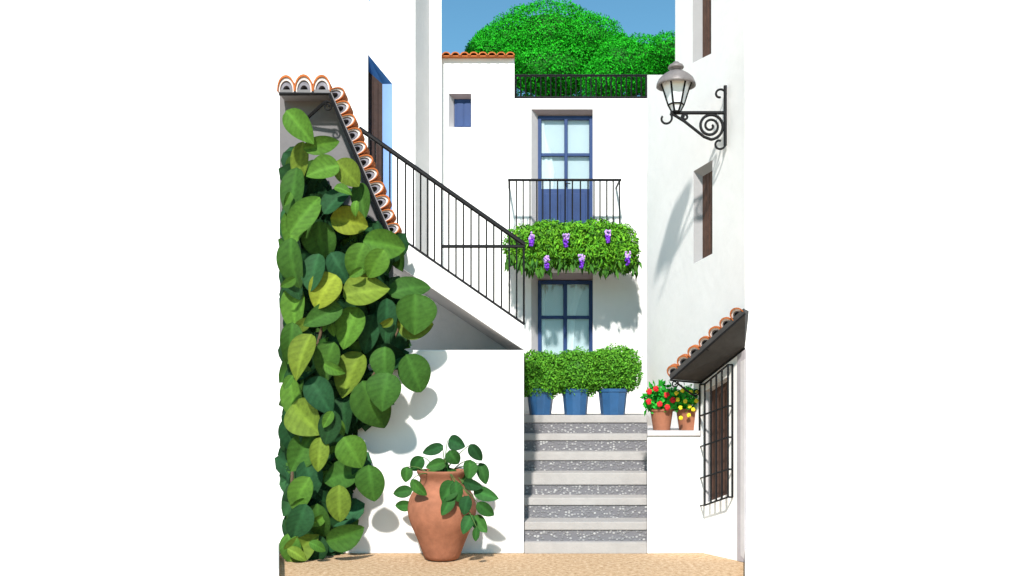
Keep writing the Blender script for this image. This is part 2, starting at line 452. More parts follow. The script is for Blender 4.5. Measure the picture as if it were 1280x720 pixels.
def curl(c, r0, r1, a0, turns, n=28, D=None):
    """spiral in the picture's plane direction, px units, at depth D"""
    out = []
    for i in range(n+1):
        t = i/n; a = math.radians(a0) + turns*2*math.pi*t; r = r0 + (r1-r0)*t
        out.append(P(c[0] + r*math.cos(a), c[1] + r*math.sin(a), D))
    return out

cl = thing('tiled_canopy', 'small tiled canopy above the bush, its scalloped edge running down to the stair', 'canopy', P(410, 117, 11.9))
CD = 11.78
path = []
for x in (357.5, 379.5, 402.0): path.append((P(x, 114, CD), P(x+1, 114, CD) - P(x, 114, CD), .113))
s0, s1 = Vector((416.5, 118.5)), Vector((487, 287))
for k in range(11):
    q = s0.lerp(s1, k/10); d = (s1-s0)
    path.append((P(q.x, q.y, CD), P(q.x + d.x, q.y + d.y, CD) - P(q.x, q.y, CD), .088 - .012*k/10))
canopy(cl, path, (0, .30, 0), .1, 1.8, upv=(.6, 0, .8), in_r=.84, hole=.5, thin=.87)
mb = MB()
mb.prism(q3([(349, 112), (413, 112), (489, 292), (484, 294), (411.5, 117), (349, 117)], CD + .012), (0, .34, 0))
mb.build('roof_deck', SHADEGREY, cl)
mb = MB(); mb.tube(q3([(349, 117.5), (412, 117.5), (486, 293)], CD - .005), .022, 6); mb.build('edge_bar', IRON, cl)
mb = MB()
mb.tube([P(375, 156, 12.08), P(404, 129.5, CD + .02), P(409, 127.5, CD + .01)], .021, 6)
mb.tube(curl((409.5, 133), 6.2, 1.5, -100, 1.35, 26, CD + .01), .011, 6)
mb.build('bracket', IRON, cl)

# ------------------------------------------------------------------ far house
FD = 16.0
fh = thing('far_house', 'white house at top of the stone steps with blue balcony door and blue window', 'house', (.6, 16, 1.69))
LZ = ZZ(519, 14.1)                       # landing level
up_o = [(664, 136.5), (741, 136.5), (741, 318), (664, 318)]
up_i = [(673, 145), (741, 145), (741, 318), (673, 318)]
lo_o = [(664, 341), (741, 341), (741, 470), (664, 470)]
lo_i = [(673, 350), (741, 350), (741, 470), (673, 470)]
sm_o = [(561, 117), (589, 117), (589, 159), (561, 159)]
sm_i = [(568, 124.5), (589, 124.5), (589, 159), (568, 159)]
yb = HY - (0.2 - EYE) * F / FD
out = [(552, yb), (552, 69), (643, 69), (643, 123), (870, 123), (870, yb)]
mb = MB()
mb.panel(q3(out, FD), [q3(h, FD) for h in (up_o, lo_o, sm_o)], (0, 2.6, 0))
FI = FD + .17
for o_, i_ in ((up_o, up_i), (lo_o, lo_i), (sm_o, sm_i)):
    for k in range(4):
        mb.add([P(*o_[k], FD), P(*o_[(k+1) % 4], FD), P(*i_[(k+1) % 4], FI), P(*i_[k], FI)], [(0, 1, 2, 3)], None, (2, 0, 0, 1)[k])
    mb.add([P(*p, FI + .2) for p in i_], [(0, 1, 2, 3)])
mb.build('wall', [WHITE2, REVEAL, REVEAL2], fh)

def glazing(parent, name, x0, x1, y0, y1, mull, rails, fw, D, curtains, pane_y1=None):
    """timber frame of real bars, glass, a pale blind and curtains behind"""
    mb = MB()
    mb.pbox(x0, x0+fw, y0, y1, D-.03, D+.04); mb.pbox(x1-fw, x1, y0, y1, D-.03, D+.04)
    mb.pbox(x0+fw, x1-fw, y0, y0+fw, D-.028, D+.038)
    for m, hw in mull: mb.pbox(m-hw, m+hw, y0+fw, y1, D-.026, D+.036)
    xs = [x0+fw] + [v for m, hw in mull for v in (m-hw, m+hw)] + [x1-fw]
    for y, hh in rails:
        for k in range(0, len(xs), 2): mb.pbox(xs[k], xs[k+1], y-hh, y+hh, D-.022, D+.03)
    fr = mb.build(name, BLUE, parent, bevel=.004)
    pb = pane_y1 or y1
    mb = MB(); mb.pbox(x0+fw*.5, x1-fw*.5, y0+fw*.5, pb, D+.006, D+.012); mb.build('pane', GLASS, fr)
    mb = MB(); mb.pbox(x0+1, x1-1, y0+1, pb, D+.055, D+.07); mb.build('blind', INTERIOR, fr)
    if curtains:
        mb = MB()
        for cpts in curtains:      # (x_left(y), x_right(y)) polylines: list of (y, xl, xr)
            rows = cpts; vs = []; fs = []; nn = 10
            for (y, xl, xr) in rows:
                for j in range(nn+1):
                    q = j/nn; p = P(xl + (xr-xl)*q, y, D+.034); p.y += .012*math.sin(q*12 + y*.03)
                    vs.append(p)
            for i in range(len(rows)-1):
                for j in range(nn): fs.append((i*(nn+1)+j, i*(nn+1)+j+1, (i+1)*(nn+1)+j+1, (i+1)*(nn+1)+j))
            mb.add(vs, fs)
        mb.build('curtain', CURTAIN, fr, smooth=True)
    return fr
bd = glazing(fh, 'balcony_door', 672.5, 741, 145, 317, [(707.5, 2)], [(193.2, 1.8)], 4.2, FI,
             [[(148, 677, 680), (165, 677, 681), (180, 677, 685), (193, 677, 689), (215, 677, 693), (237, 677, 692)]], 237)
mb = MB()                                         # panelled lower half
for xa, xb in ((676.7, 705.5), (709.5, 736.8)):
    mb.pbox(xa, xb, 236, 317, FI-.02, FI+.03)
    mb.pbox(xa+4.5, xb-4.5, 242, 310, FI-.032, FI-.018)
mb.build('door_panel', BLUE, bd, bevel=.006)
mb = MB(); mb.tube([P(707.5, 229, FI-.03), P(707.5, 229, FI-.075), P(713, 229.5, FI-.08)], .011, 6); mb.build('handle', IRON, bd)
glazing(fh, 'window', 672.5, 741, 350.5, 470, [(706.5, 2.3)], [(396.5, 2)], 4.6, FI,
        [[(353, 709, 733), (375, 709, 724), (396, 709, 719), (440, 709, 717), (470, 709, 716)], [(353, 677, 681), (396, 677, 681), (470, 677, 684)]])
mb = MB(); mb.pbox(568, 590, 124, 160, FI-.02, FI+.03); mb.pbox(571, 579, 128, 158, FI-.03, FI-.018); mb.pbox(581, 588, 128, 158, FI-.03, FI-.018)
mb.build('shutter', BLUE, fh, bevel=.004)
# eave tiles
mb = MB(); seg = 8
for k in range(8):
    cx = 557.7 + k*11.45; c = P(cx, 69.0, FD - .12); r = 5.7/F*FD*.98
    a = [c + Vector((r*math.cos(math.pi*i/seg), 0, .8*r*math.sin(math.pi*i/seg))) for i in range(seg+1)]
    b = [c + Vector((.72*r*math.cos(math.pi*i/seg), 0, .8*.72*r*math.sin(math.pi*i/seg))) for i in range(seg+1)]
    v = Vector((0, 2.4, .28)); n1 = seg+1
    vs = a + b + [p+v for p in a] + [p+v for p in b]; fs = []
    for i in range(seg): fs += [(i, i+1, n1+i+1, n1+i), (i, 2*n1+i, 2*n1+i+1, i+1), (n1+i, n1+i+1, 3*n1+i+1, 3*n1+i)]
    mb.add(vs, fs)
rt = mb.build('roof_tiles', TERRA, fh)
mb = MB(); p0 = P(552, 69, FD-.1); p1 = P(643, 69, FD-.1)
mb.box(p0.x, p1.x, FD-.1, FD+2.5, p0.z-.018, p0.z-.002); mb.build('eave_course', TERRA, fh)
mb = MB(); mb.box(p0.x, p1.x, FD-.02, FD+2.4, p0.z, p0.z+.035); mb.build('tile_bed', UNDER, fh)
# terrace railing
TD = FD + .05
mb = MB()
mb.tube([P(643.5, 94.5, TD), P(808.5, 94.5, TD)], .02, 6); mb.tube([P(643.5, 122, TD), P(808.5, 122, TD)], .022, 6)
tr = mb.build('terrace_railing', IRON, fh)
for k in range(27):
    x = 644.5 + k*6.29; mb = MB(); mb.tube([P(x, 94.5, TD), P(x, 122, TD)], .013 if k not in (0, 26) else .022, 6); mb.build('baluster', IRON, tr)
# balcony
BD = 15.42
sz = ZZ(312, BD)
mb = MB(); mb.box(XX(634, BD), XX(777, BD), BD-.03, FD-.002, sz-.14, sz)
bs = mb.build('balcony', WHITE2, fh, bevel=.01)
mb = MB()
mb.tube([P(636, 224, FD), P(636, 224, BD)], .022, 6)
yR = HY - (ZZ(224, BD) - EYE)*F/FD
tl = [Vector((XX(636.5, BD), FD - .01, ZZ(225, BD))), P(636.5, 225, BD), P(775, 225, BD), Vector((XX(775, BD), FD - .01, ZZ(225, BD)))]
mb = MB(); mb.tube([tl[1] - Vector((.02, 0, 0)), tl[2] + Vector((.02, 0, 0))], .021, 6)
mb.tube([tl[0], tl[1]], .017, 6); mb.tube([tl[3], tl[2]], .017, 6)
br = mb.build('balcony_railing', IRON, fh)
mb = MB(); mb.tube([P(636.5, 308, BD), P(775, 308, BD)], .014, 6); mb.build('bottom_rail', IRON, br)
for x in [637, 645.5, 654, 662.5, 671, 678.5, 687.5, 697, 706.5, 715.5, 725.5, 735, 742.5, 750, 758.5, 766.5, 774.5]:
    mb = MB(); mb.tube([P(x, 225, BD), P(x, 311, BD)], .0125, 6); mb.build('baluster', IRON, br)

# ------------------------------------------------------------------ stone steps
st = thing('stone_steps', 'broad stone steps with grey pebble risers climbing to the blue pots', 'steps', P(732, 692, 12))
def stepx(D): return XX(655, 12) + .003, XX(809, D) - .002
dark = [(676.5, 662.5), (647.5, 631.5), (618.5, 606), (588.5, 575.5), (563.5, 550.5), (541.5, 528.5)]
Ds = [12.1, 12.5, 12.9, 13.3, 13.7, 14.1]
prev_z = 0.
def slab(mb, Da, Db, z0, z1):
    xa0, xa1 = stepx(Da); xb0, xb1 = stepx(Db)
    mb.plan([(xa0, Da), (xa1, Da), (xb1, Db), (xb0, Db)], z0, z1)
mb = MB(); z_first = ZZ(676.5, 12.1); slab(mb, 12.0, 12.35, 0, z_first); mb.build('tread', STONE, st, bevel=.012)
zb = z_first
for k, (b_, t_) in enumerate(dark):
    D = Ds[k]; zt = ZZ(t_, D)
    nxt = Ds[k+1] if k < 5 else FD
    ztop = ZZ(dark[k+1][0], Ds[k+1]) if k < 5 else LZ
    mb = MB(); slab(mb, D + .02, D + .35, zb - .01, zt); mb.build('riser', PEBBLE, st)
    mb = MB(); slab(mb, D, nxt + (.25 if k < 5 else -.003), zt, ztop); mb.build('tread', STONE, st, bevel=.012)
    zb = ztop
mb = MB(); slab(mb, 12.3, FD - .01, 0, z_first - .02)
for k, D in enumerate(Ds):
    slab(mb, D + .3, FD - .01, z_first - .02 if k == 0 else ZZ(dark[k-1][1], Ds[k-1]) - .002, ZZ(dark[k][1], D) - .002)
mb.build('core', STONE, st)

# ------------------------------------------------------------------ right: low wall, house, annex, street wall
def DR(px): return 5.3424 / ((px - HX)/F + .2218)
def DA(px): return 8.533 / ((px - HX)/F + .5093)
def pr(px, py, off=0): return P(px, py, DR(px) + off)
def pa(px, py, off=0): return P(px, py, DA(px) + off)

lw = thing('low_wall', 'low white wall right of the stone steps carrying the red and yellow flowers', 'wall', (2.0, 12.4, 0))
sx = ZZ(545, 12)
fp = [(XX(809, 12), 12.0), (XX(880, 12.03), 12.03), (XX(880, 12.03)+.25, 13.0), (XX(809, 14.6), 14.6)]
mb = MB(); mb.plan(fp, 0, sx); mb.build('wall', WHITE, lw, bevel=.01)
fp2 = [(XX(809, 11.97), 11.97), (XX(876, 12.0), 12.0), (XX(880, 12.03)+.22, 13.0), (XX(809, 14.6), 14.59)]
mb = MB(); mb.plan(fp2, sx + .001, ZZ(538.5, 12)); mb.build('shelf', LEDGE, lw, bevel=.008)

rh = thing('white_house', 'tall whitewashed house on the right carrying the lantern, with two brown shuttered windows', 'house', (2.6, 13, 0))
Lw = [(867, 214), (890.5, 200), (890.5, 317), (867, 329.5)]; Li = [(878.5, 221), (890.5, 214), (890.5, 317), (878.5, 323.3)]
Uw = [(866, -62), (889, -75), (889, 67), (866, 78.5)]; Ui = [(878.5, -60), (889, -66), (889, 67), (878.5, 72.2)]
nrm = Vector((.976, .217, 0))
out = [(809, 560), (809, 93.5), (844, 93.5), (844, -70), (930.5, -190), (930.5, 560)]
mb = MB()
mb.panel([pr(*p) for p in out], [[pr(*p) for p in Lw], [pr(*p) for p in Uw]], nrm*.6)
ri = .22
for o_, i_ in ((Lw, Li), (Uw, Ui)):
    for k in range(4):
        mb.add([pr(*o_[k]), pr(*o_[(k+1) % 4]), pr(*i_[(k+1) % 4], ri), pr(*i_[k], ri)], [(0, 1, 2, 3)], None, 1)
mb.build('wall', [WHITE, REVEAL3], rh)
for i_ in (Li, Ui):
    mb = MB(); q = [(i_[0][0]-.3, i_[0][1]-2), (i_[1][0]+.5, i_[1][1]-2), (i_[2][0]+.5, i_[2][1]+1), (i_[3][0]-.3, i_[3][1]+1)]
    mb.prism([pr(x, y, ri - .01) for x, y in q], nrm*.05)
    s_ = mb.build('shutter', BROWN2, rh)
    mb = MB()
    for f_ in (.33, .68):
        a = Vector(i_[0]).lerp(Vector(i_[1]), f_); b = Vector(i_[3]).lerp(Vector(i_[2]), f_)
        mb.tube([pr(a.x, a.y, ri-.012), pr(b.x, b.y, ri-.012)], .006, 5)
    mb.build('batten', BROWN2, s_)

mb = MB(); D = 11.49; X0 = XX(931, D)
mb.box(X0, 14, D, D + 2.2, 0, 9.2)
tag(mb.build('white_wall', WHITE, bevel=.01), 'tall blank whitewashed wall at the right edge, past the grille window', 'wall')
mb = MB(); mb.plan([(XX(931, 10.0), 10.0), (14, 10.0), (14, 11.47), (XX(931, 11.47), 11.47)], 0, .16)
tag(mb.build('white_bench', WHITE, bevel=.02), 'low whitewashed masonry step along the blank wall at the right', 'step')

an = thing('annex', 'small white lean-to at the foot of the right-hand house with iron grille window', 'building', (2.5, 12, 0))
ann = Vector((.891, .454, 0))
def ybase(D): return HY + EYE*F/D
ho = [(881, 489), (911, 470), (911, 617), (881, 629)]; hi = [(888.5, 490), (911, 476), (911, 617), (888.5, 626.5)]
out = [(867, ybase(DA(867))), (867, 478), (877, 476), (931, 434), (931, ybase(DA(931)))]
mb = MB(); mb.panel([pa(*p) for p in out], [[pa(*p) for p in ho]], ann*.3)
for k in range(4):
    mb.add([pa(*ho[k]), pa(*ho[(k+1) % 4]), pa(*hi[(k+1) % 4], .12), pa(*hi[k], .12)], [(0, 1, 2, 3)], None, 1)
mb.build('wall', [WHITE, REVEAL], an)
mb = MB(); mb.prism([pa(x, y, .115) for x, y in ((887.5, 485), (912, 470), (912, 619), (887.5, 628))], ann*.05)
sh = mb.build('shutter', BROWN2, an)
mb = MB()
for x in (894.5, 903): mb.tube([pa(x, 486, .112), pa(x, 622, .112)], .007, 5)
mb.build('batten', BROWN2, sh)
mb = MB()
mb.prism([pa(x, y, -.03) for x, y in ((921.5, 444), (930.8, 437), (930.8, ybase(DA(930.8))), (921.5, ybase(DA(921.5))))], ann*.03)
pl = mb.build('door_post', MAUVE, an)
mb = MB(); mb.prism([pa(x, y, -.036) for x, y in ((925.5, 452), (930.8, 449), (930.8, 700), (925.5, 694))], ann*.01); mb.build('post_panel', LEDGE, pl)
GO = -.2
gt = lambda x: 476 - (x-881)*.83 + 4
gb = lambda x: 631.5 - (x-881)*.35
mb = MB()
rows = [(519, .40), (557.5, .38), (597, .36)]
rw = .0115
def gp(x, y):
    o = GO if 880 <= x <= 911 else -.03
    return pa(x, y, o)
for y0, s_ in rows:
    mb.tube([gp(874.5, y0+1), gp(881, y0 - 1), gp(910, y0 - 29*s_), gp(915.5, y0 - 29*s_)], rw, 6)
mb.tube([gp(874.5, 632), gp(881, 631.5), gp(910, gb(910)), gp(915.5, gb(910))], rw, 6)
mb.tube([gp(874.5, 481), gp(881, gt(881)), gp(910, gt(910)), gp(915.5, gt(910))], rw, 6)
gr = mb.build('grille', IRON, an)
for x in (874.5, 881, 888.7, 895.4, 902.4, 910, 915.5):
    mb = MB(); ya = gt(x) if 880 < x < 911 else (481 if x < 880 else gt(910)); yb_ = gb(x) if 880 < x < 911 else (632 if x < 880 else gb(910))
    mb.tube([gp(x, ya), gp(x, yb_)], .0125, 6); mb.build('bar', IRON, gr)

# right canopy
cr = thing('tiled_canopy', 'orange tiled canopy sloping over the grille window on the right', 'canopy', P(890, 450, 11.8))
ED0, ED1 = 11.75, 10.85                                # far end, near end of the eave
E0, E1 = (838, 474), (931.5, 391)
def edge(t, dy=0, dx=0): return P(E0[0] + (E1[0]-E0[0])*t + dx, E0[1] + (E1[1]-E0[1])*t + dy, ED0 + (ED1-ED0)*t)
W0, W1 = pa(876, 477.5, -.005), pa(931, 434.5, -.005)
path = []
n = 7
for k in range(n):
    t = (k+.45)/n*1.0
    path.append((edge(t, -2.5, -1.5), edge(1) - edge(0)))
canopy(cr, path, (.10, .40, .045), .092, 1.15, upv=(-.4, 0, .9), in_r=.82, hole=.66, thin=.84)
mb = MB()
e0, e1 = edge(0), edge(1.0)
u = Vector((-.02, 0, .05))
back0, back1 = W0 + Vector((0, 0, .0)), W1
mb.add([e0, e1, back1, back0, e0+u, e1+u, back1+Vector((.1,.2,.45)), back0+Vector((.1,.2,.45))],
       [(0,1,2,3), (4,7,6,5), (0,4,5,1), (1,5,6,2), (2,6,7,3), (3,7,4,0)])
mb.build('soffit', DARKGREY, cr)
mb = MB()
dn = Vector((0, 0, -.012))
mb.tube([W0+dn, e0+dn, e1+dn], .013, 6)
mb.tube([W0+dn, W1+dn], .012, 6)
mb.tube([edge(.47)+dn, pa(910, 448.5, -.01)], .012, 6)
mb.build('edge_bar', IRON, cr)
mb = MB()
D = 11.8
mb.tube([P(846, 478.5, D), P(858, 488, D+.05), P(870, 496, 12.0)], .012, 6)
mb.tube(curl((843.5, 479.5), 4.6, 1.2, -40, 1.4, 26, D-.01), .009, 6)
mb.tube(curl((870, 490), 4.2, 1.2, 90, -1.4, 26, 12.0), .009, 6)
mb.build('bracket', IRON, cr)

# ------------------------------------------------------------------ lantern
ln = thing('wall_lantern', 'black iron street lantern on a scrolled bracket fixed to the right-hand house', 'lantern', P(906, 160, 12.0))
LD = 11.95
mb = MB()
mb.tube([P(906.5, 107, LD), P(906.5, 182, LD)], .021, 8)
mb.tube([P(838, 141, LD), P(906.5, 141, LD)], .022, 8)
mb.tube([P(840, 142, LD), P(856, 152, LD), P(870, 163, LD), P(880, 171, LD), P(889, 174.5, LD)], .018, 8)
mb.build('bracket', IRON, ln)
mb = MB(); mb.tube(curl((888, 157.5), 17, 2.5, 88, -2.35, 60, LD), [.018]*30 + [.015]*31, 8); mb.build('scroll', IRON, ln)
for c, r0, r1, a0, tn in (((900, 118), 7.5, 3.5, 0, -.78), ((899.5, 180), 7.2, 4.0, 5, .8), ((856, 146.5), 4.4, 1.6, 120, 1.4), ((832, 148), 8.5, 4.5, -45, .72)):
    mb = MB(); mb.tube(curl(c, r0, r1, a0, tn, 30, LD), .014, 8); mb.build('scroll', IRON, ln)
cx, cyD = XX(845, LD), LD
m = LD/F
def hexring(rad, z, rot=0): return [Vector((cx + rad*math.cos(math.radians(60*k+rot)), cyD + rad*math.sin(math.radians(60*k+rot)), z)) for k in range(6)]
zt, zm, zb_ = ZZ(100.5, LD), ZZ(131, LD), ZZ(140, LD)
h1, h2, h3 = hexring(19.5*m, zt), hexring(9.8*m, zm), hexring(5*m, zb_)
mb = MB(); mb.loft(h1, h2); mb.loft(h2, h3); mb.add(h3, [tuple(range(6))]); mb.build('glass', LAMPGLASS, ln)
mb = MB()
for k in range(6):
    k2 = (k+1) % 6
    mb.tube([h1[k], h2[k], h3[k]], .013, 6); mb.tube([h1[k], h1[k2]], .02, 6); mb.tube([h2[k], h2[k2]], .011, 6); mb.tube([h3[k], h3[k2]], .012, 6)
mb.tube([Vector((cx, cyD, zb_ + .01)), Vector((cx, cyD, ZZ(142, LD)))], .04, 8)
mb.build('frame', IRON, ln)
mb = MB()
zc = lambda y: ZZ(y, LD)
mb.lathe(cx, cyD, [(0, zc(90)), (11*m, zc(90.5)), (17*m, zc(94.5)), (21.5*m, zc(99)), (24*m, zc(104.5)), (24.6*m, zc(108)), (23*m, zc(108)), (20*m, zc(103)), (12*m, zc(101)), (0, zc(101))], 24)
mb.build('cap', LAMPCAP, ln, smooth=True)
mb = MB()
mb.lathe(cx, cyD, [(0, zc(76.5)), (3*m, zc(77.5)), (5*m, zc(79.5)), (8.5*m, zc(81.5)), (10*m, zc(84)), (9*m, zc(86)), (6*m, zc(87)), (6.5*m, zc(90.5)), (0, zc(90.5))], 20)
mb.build('finial', LAMPCAP, ln, smooth=True)

# ------------------------------------------------------------------ plants in pots at the steps' top
BUSH = [(.085, .28, .018), (.06, .22, .012), (.115, .34, .025)]
for k, (c0, wt, wb_, label) in enumerate(((675.5, 35, 27, 'blue pot of clipped green bush beside the wall corner, leftmost on the landing'),
                                          (719.5, 34, 28, 'blue pot of clipped green bush standing in the middle of the landing'),
                                          (766, 37, 30, 'blue pot with the tallest green bush, rightmost on the landing'))):
    D = 14.36; base = P(c0, 520, D); base.z = LZ
    t = thing('potted_bush', label, 'potted plant', base, 'blue pots of clipped bush on the landing')
    s_ = D/F; z1 = ZZ(486, D); rt_, rb_ = wt/2*s_, wb_/2*s_
    mb = MB()
    mb.lathe(base.x, D, [(0, LZ+.003), (rb_, LZ+.003), (rt_*.97, z1-.05), (rt_*1.03, z1-.045), (rt_*1.05, z1), (rt_*.93, z1), (rt_*.9, z1-.05), (0, z1-.05)], 10)
    mb.build('pot', POTBLUE, t)
    mb = MB(); mb.lathe(base.x, D, [(0, z1-.03), (rt_*.9, z1-.035)], 12); mb.build('soil', SOIL, t)
    x0, x1, yt = ((646, 700, 440), (693, 748, 438), (738, 797, 434))[k]
    bl = []
    for (fx, fy, fr, fz) in ((.5, .40, .5, .42), (.27, .55, .30, .36), (.75, .55, .30, .38), (.5, .70, .42, .27), (.36, .33, .32, .30), (.68, .32, .30, .30), (.16, .34, .22, .27), (.84, .34, .22, .28), (.12, .58, .2, .28), (.88, .58, .2, .28)):
        bl.append((tuple(P(x0 + (x1-x0)*fx, yt + 60*fy, D + R.uniform(-.06, .06))), (fr*1.04*(x1-x0)*s_, .27, fz*62*s_)))
    mb = MB()
    for c, r in bl[:4]: mb.ico(c, 1, 2, (r[0]*.78, r[1]*.78, r[2]*.78), (.04, .15, .012))
    blob_foliage(mb, bl, 11000, .044, BUSH, inner=.8, jitter=.6)
    mb.build('foliage', SMALL, t, recalc=False)

# ------------------------------------------------------------------ balcony plant
bp = thing('balcony_plant', 'trailing green balcony plant spilling over the railing with six purple flowers', 'plant', P(715, 312, 15.2))
mb = MB(); mb.box(XX(645, 15.3), XX(785, 15.3), 15.18, 15.38, sz - .02, sz + .2); mb.build('planter', TERRA_POT, bp)
TR = [(.10, .31, .014), (.065, .24, .012), (.145, .38, .02)]
D = 15.2; s_ = D/F
bl = []
for px, py, rx, rz in ((655, 307, 24, 27), (684, 299, 30, 24), (715, 301, 32, 24), (748, 299, 32, 26), (775, 308, 22, 29), (700, 312, 36, 19), (745, 315, 34, 20), (668, 317, 28, 19), (781, 318, 16, 19)):
    bl.append((tuple(P(px, py, D + R.uniform(-.05, .1))), (rx*s_, .27, rz*s_)))
mb = MB()
for c, r in bl: mb.ico((c[0], c[1]+.05, c[2]+.02), 1, 2, (r[0]*.75, r[1]*.7, r[2]*.72), (.045, .15, .012))
blob_foliage(mb, bl, 15000, .075, TR, down=.5, inner=.8, jitter=.6, ratio=.36)
for k in range(420):                                     # hanging tips along the lower edge
    px = R.uniform(632, 797); py = 327 + R.uniform(-6, 10) - (6 if 688 < px < 738 else 0) - abs(px-715)/14*(px < 660)
    p = P(px, py, D + R.uniform(-.2, .22)); L = R.uniform(.09, .2)
    scatter_leaf(mb, p, Vector((R.gauss(0, .3), -1, R.gauss(.2, .2))), L, L*.3, vary((.05, .15, .02), .3), down=2.2)
mb.build('foliage', SMALL, bp, recalc=False)
for px, py in ((664.5, 299), (707.5, 300.5), (760, 295), (683.5, 328.5), (727, 326.5), (784.5, 322.5)):
    mb = MB(); c = P(px, py, 14.9)
    for j in range(46):
        t = R.random(); a = R.uniform(0, 6.28); rr = .05 * (1 - .55*t) * R.uniform(.6, 1)
        p = c + Vector((rr*math.cos(a), rr*math.sin(a), .095 - .2*t))
        col = (.50, .30, .74) if t < .45 else (.17, .035, .50)
        mb.ico(p, .018, 1, (1, 1, 1.15), vary(col, .2))
    mb.build('flower', PETAL, bp, smooth=True)

# ------------------------------------------------------------------ flower pots on the low wall
def flower_pot(label, cx, cols, dots, dot_r, fcol, leaf, xr, yr):
    D = 12.3; s_ = D/F; z0 = ZZ(538.5, 12) + .002; base = Vector((XX(cx, D), D, z0))
    t = thing('flower_pot', label, 'flower pot', base, 'flower pots on the low wall')
    z1 = ZZ(511, D); mb = MB()
    mb.lathe(base.x, D, [(0, z0), (10.5*s_, z0), (14*s_, z1-.03), (15.3*s_, z1-.03), (15.6*s_, z1), (13.6*s_, z1), (13*s_, z1-.04), (0, z1-.04)], 28)
    mb.build('pot', TERRA_POT, t, smooth=False)
    mb = MB(); mb.lathe(base.x, D, [(0, z1-.02), (13*s_, z1-.025)], 14); mb.build('soil', SOIL, t)
    bl = [(tuple(P(cx + dx, (yr[0]+yr[1])/2 + dy, D)), (rx*s_, .17, rz*s_)) for dx, dy, rx, rz in
          ((0, 0, xr*.8, 17), (-xr*.42, 3, xr*.55, 14), (xr*.42, 3, xr*.55, 14), (0, 9, xr*.8, 9))]
    mb = MB()
    blob_foliage(mb, bl, 1300, leaf, cols, inner=.35, jitter=.7, ratio=.5, down=-.1)
    mb.build('foliage', SMALL, t, recalc=False)
    mb = MB()
    for j in range(7):
        p = P(cx + R.uniform(-9, 9), yr[0] + 10, D); mb.tube([Vector((base.x, D, z1-.03)), (Vector((base.x, D, z1)) + p)/2 + Vector((0, 0, .03)), p], .004, 5)
    mb.build('stem', STEM, t)
    for px, py in dots:
        mb = MB(); c = P(px, py, D - .2)
        for j in range(7):
            a = j*2*math.pi/7 + R.random(); q = c + Vector((math.cos(a), -.25 + R.uniform(-.3, .3), math.sin(a)))*dot_r*.55
            mb.ico(q, dot_r*.62, 1, (1, .6, 1), vary(fcol, .15))
        mb.ico(c + Vector((0, -dot_r*.4, 0)), dot_r*.5, 1, (1, .7, 1), vary(fcol, .1))
        mb.build('flower', PETAL, t, smooth=True)
flower_pot('clay flower pot with large red blooms on the low white wall', 827, [(.02, .40, .03), (.02, .28, .02), (.03, .5, .05)],
           [(811.5, 489.5), (833, 493.5), (811, 502), (824.5, 505), (834, 509), (820, 486), (841, 500)], .036, (.60, .02, .025), .085, 23, (479, 515))
flower_pot('clay flower pot with small yellow blooms on the low white wall, beside the grille', 859.5, [(.03, .46, .03), (.03, .36, .02), (.06, .55, .06)],
           [(845.5, 491.5), (853, 488), (863, 490), (847, 499.5), (856.5, 501.5), (870.5, 501), (850.5, 509.5), (866.5, 512), (861, 519), (851, 522.5), (872, 490), (862, 508)], .026, (.80, .66, .03), .06, 17, (482, 515))

# ------------------------------------------------------------------ clay jar
ja = thing('potted_plant', 'large rounded clay jar of leafy green plant on the sandy ground', 'potted plant', (XX(552.5, 11.56), 11.56, 0))
D = 11.54; s_ = D/F; bx = XX(552.5, D)
def zj(y): return ZZ(y, D) + .055
prof = [(0, .002), (19.5*s_, .002), (22.5*s_, .03), (30.5*s_, zj(678)), (38*s_, zj(664)), (42.5*s_, zj(650)), (43.5*s_, zj(640)), (41.5*s_, zj(629)), (36*s_, zj(619)), (29*s_, zj(612)),
        (26*s_, zj(608)), (27*s_, zj(603)), (31*s_, zj(597.5)), (32*s_, zj(594.5)), (31*s_, zj(592.5)), (28*s_, zj(594)), (24*s_, zj(600)), (23*s_, zj(608)), (0, zj(608))]
mb = MB(); mb.lathe(bx, D, prof, 48, jit=.012); o = mb.build('jar', TERRA_POT, ja, smooth=True)
ss = o.modifiers.new('smooth', 'SUBSURF'); ss.levels = 1; ss.render_levels = 1
mb = MB(); mb.lathe(bx, D, [(0, zj(605)), (23.6*s_, zj(606))], 20); mb.build('soil', SOIL, ja)
JL = [(541,562,27,14,160),(570.5,554,23,19,20),(595,566,25,16,60),(521,580,23,17,130),(567,572,21,19,60),(545,581,25,15,165),(604,592,27,15,75),(508,593,19,15,95),
      (503,615,25,15,172),(504,632,23,14,172),(523.5,610,27,15,50),(541,595,27,16,185),(567,596,31,17,30),(587,587,25,19,100),(591,606,25,15,10),(560,614,28,23,120),
      (559,632,27,15,120),(582,632,25,17,110),(607,618,33,17,18),(607,637,27,16,40),(584,655,26,16,110),(600,655,26,17,50),(595,668,18,9,95),(575,605,26,17,140),(552,605,24,15,70),(532,601,24,15,120),(579,598,26,16,20),(556,588,24,16,100),(548,604,22,14,150),(571,615,26,16,85)]
JC = [(.020, .078, .016), (.028, .10, .02), (.016, .062, .018), (.032, .105, .018)]
mb = MB(); sm = MB()
mouth = Vector((bx, D, zj(604)))
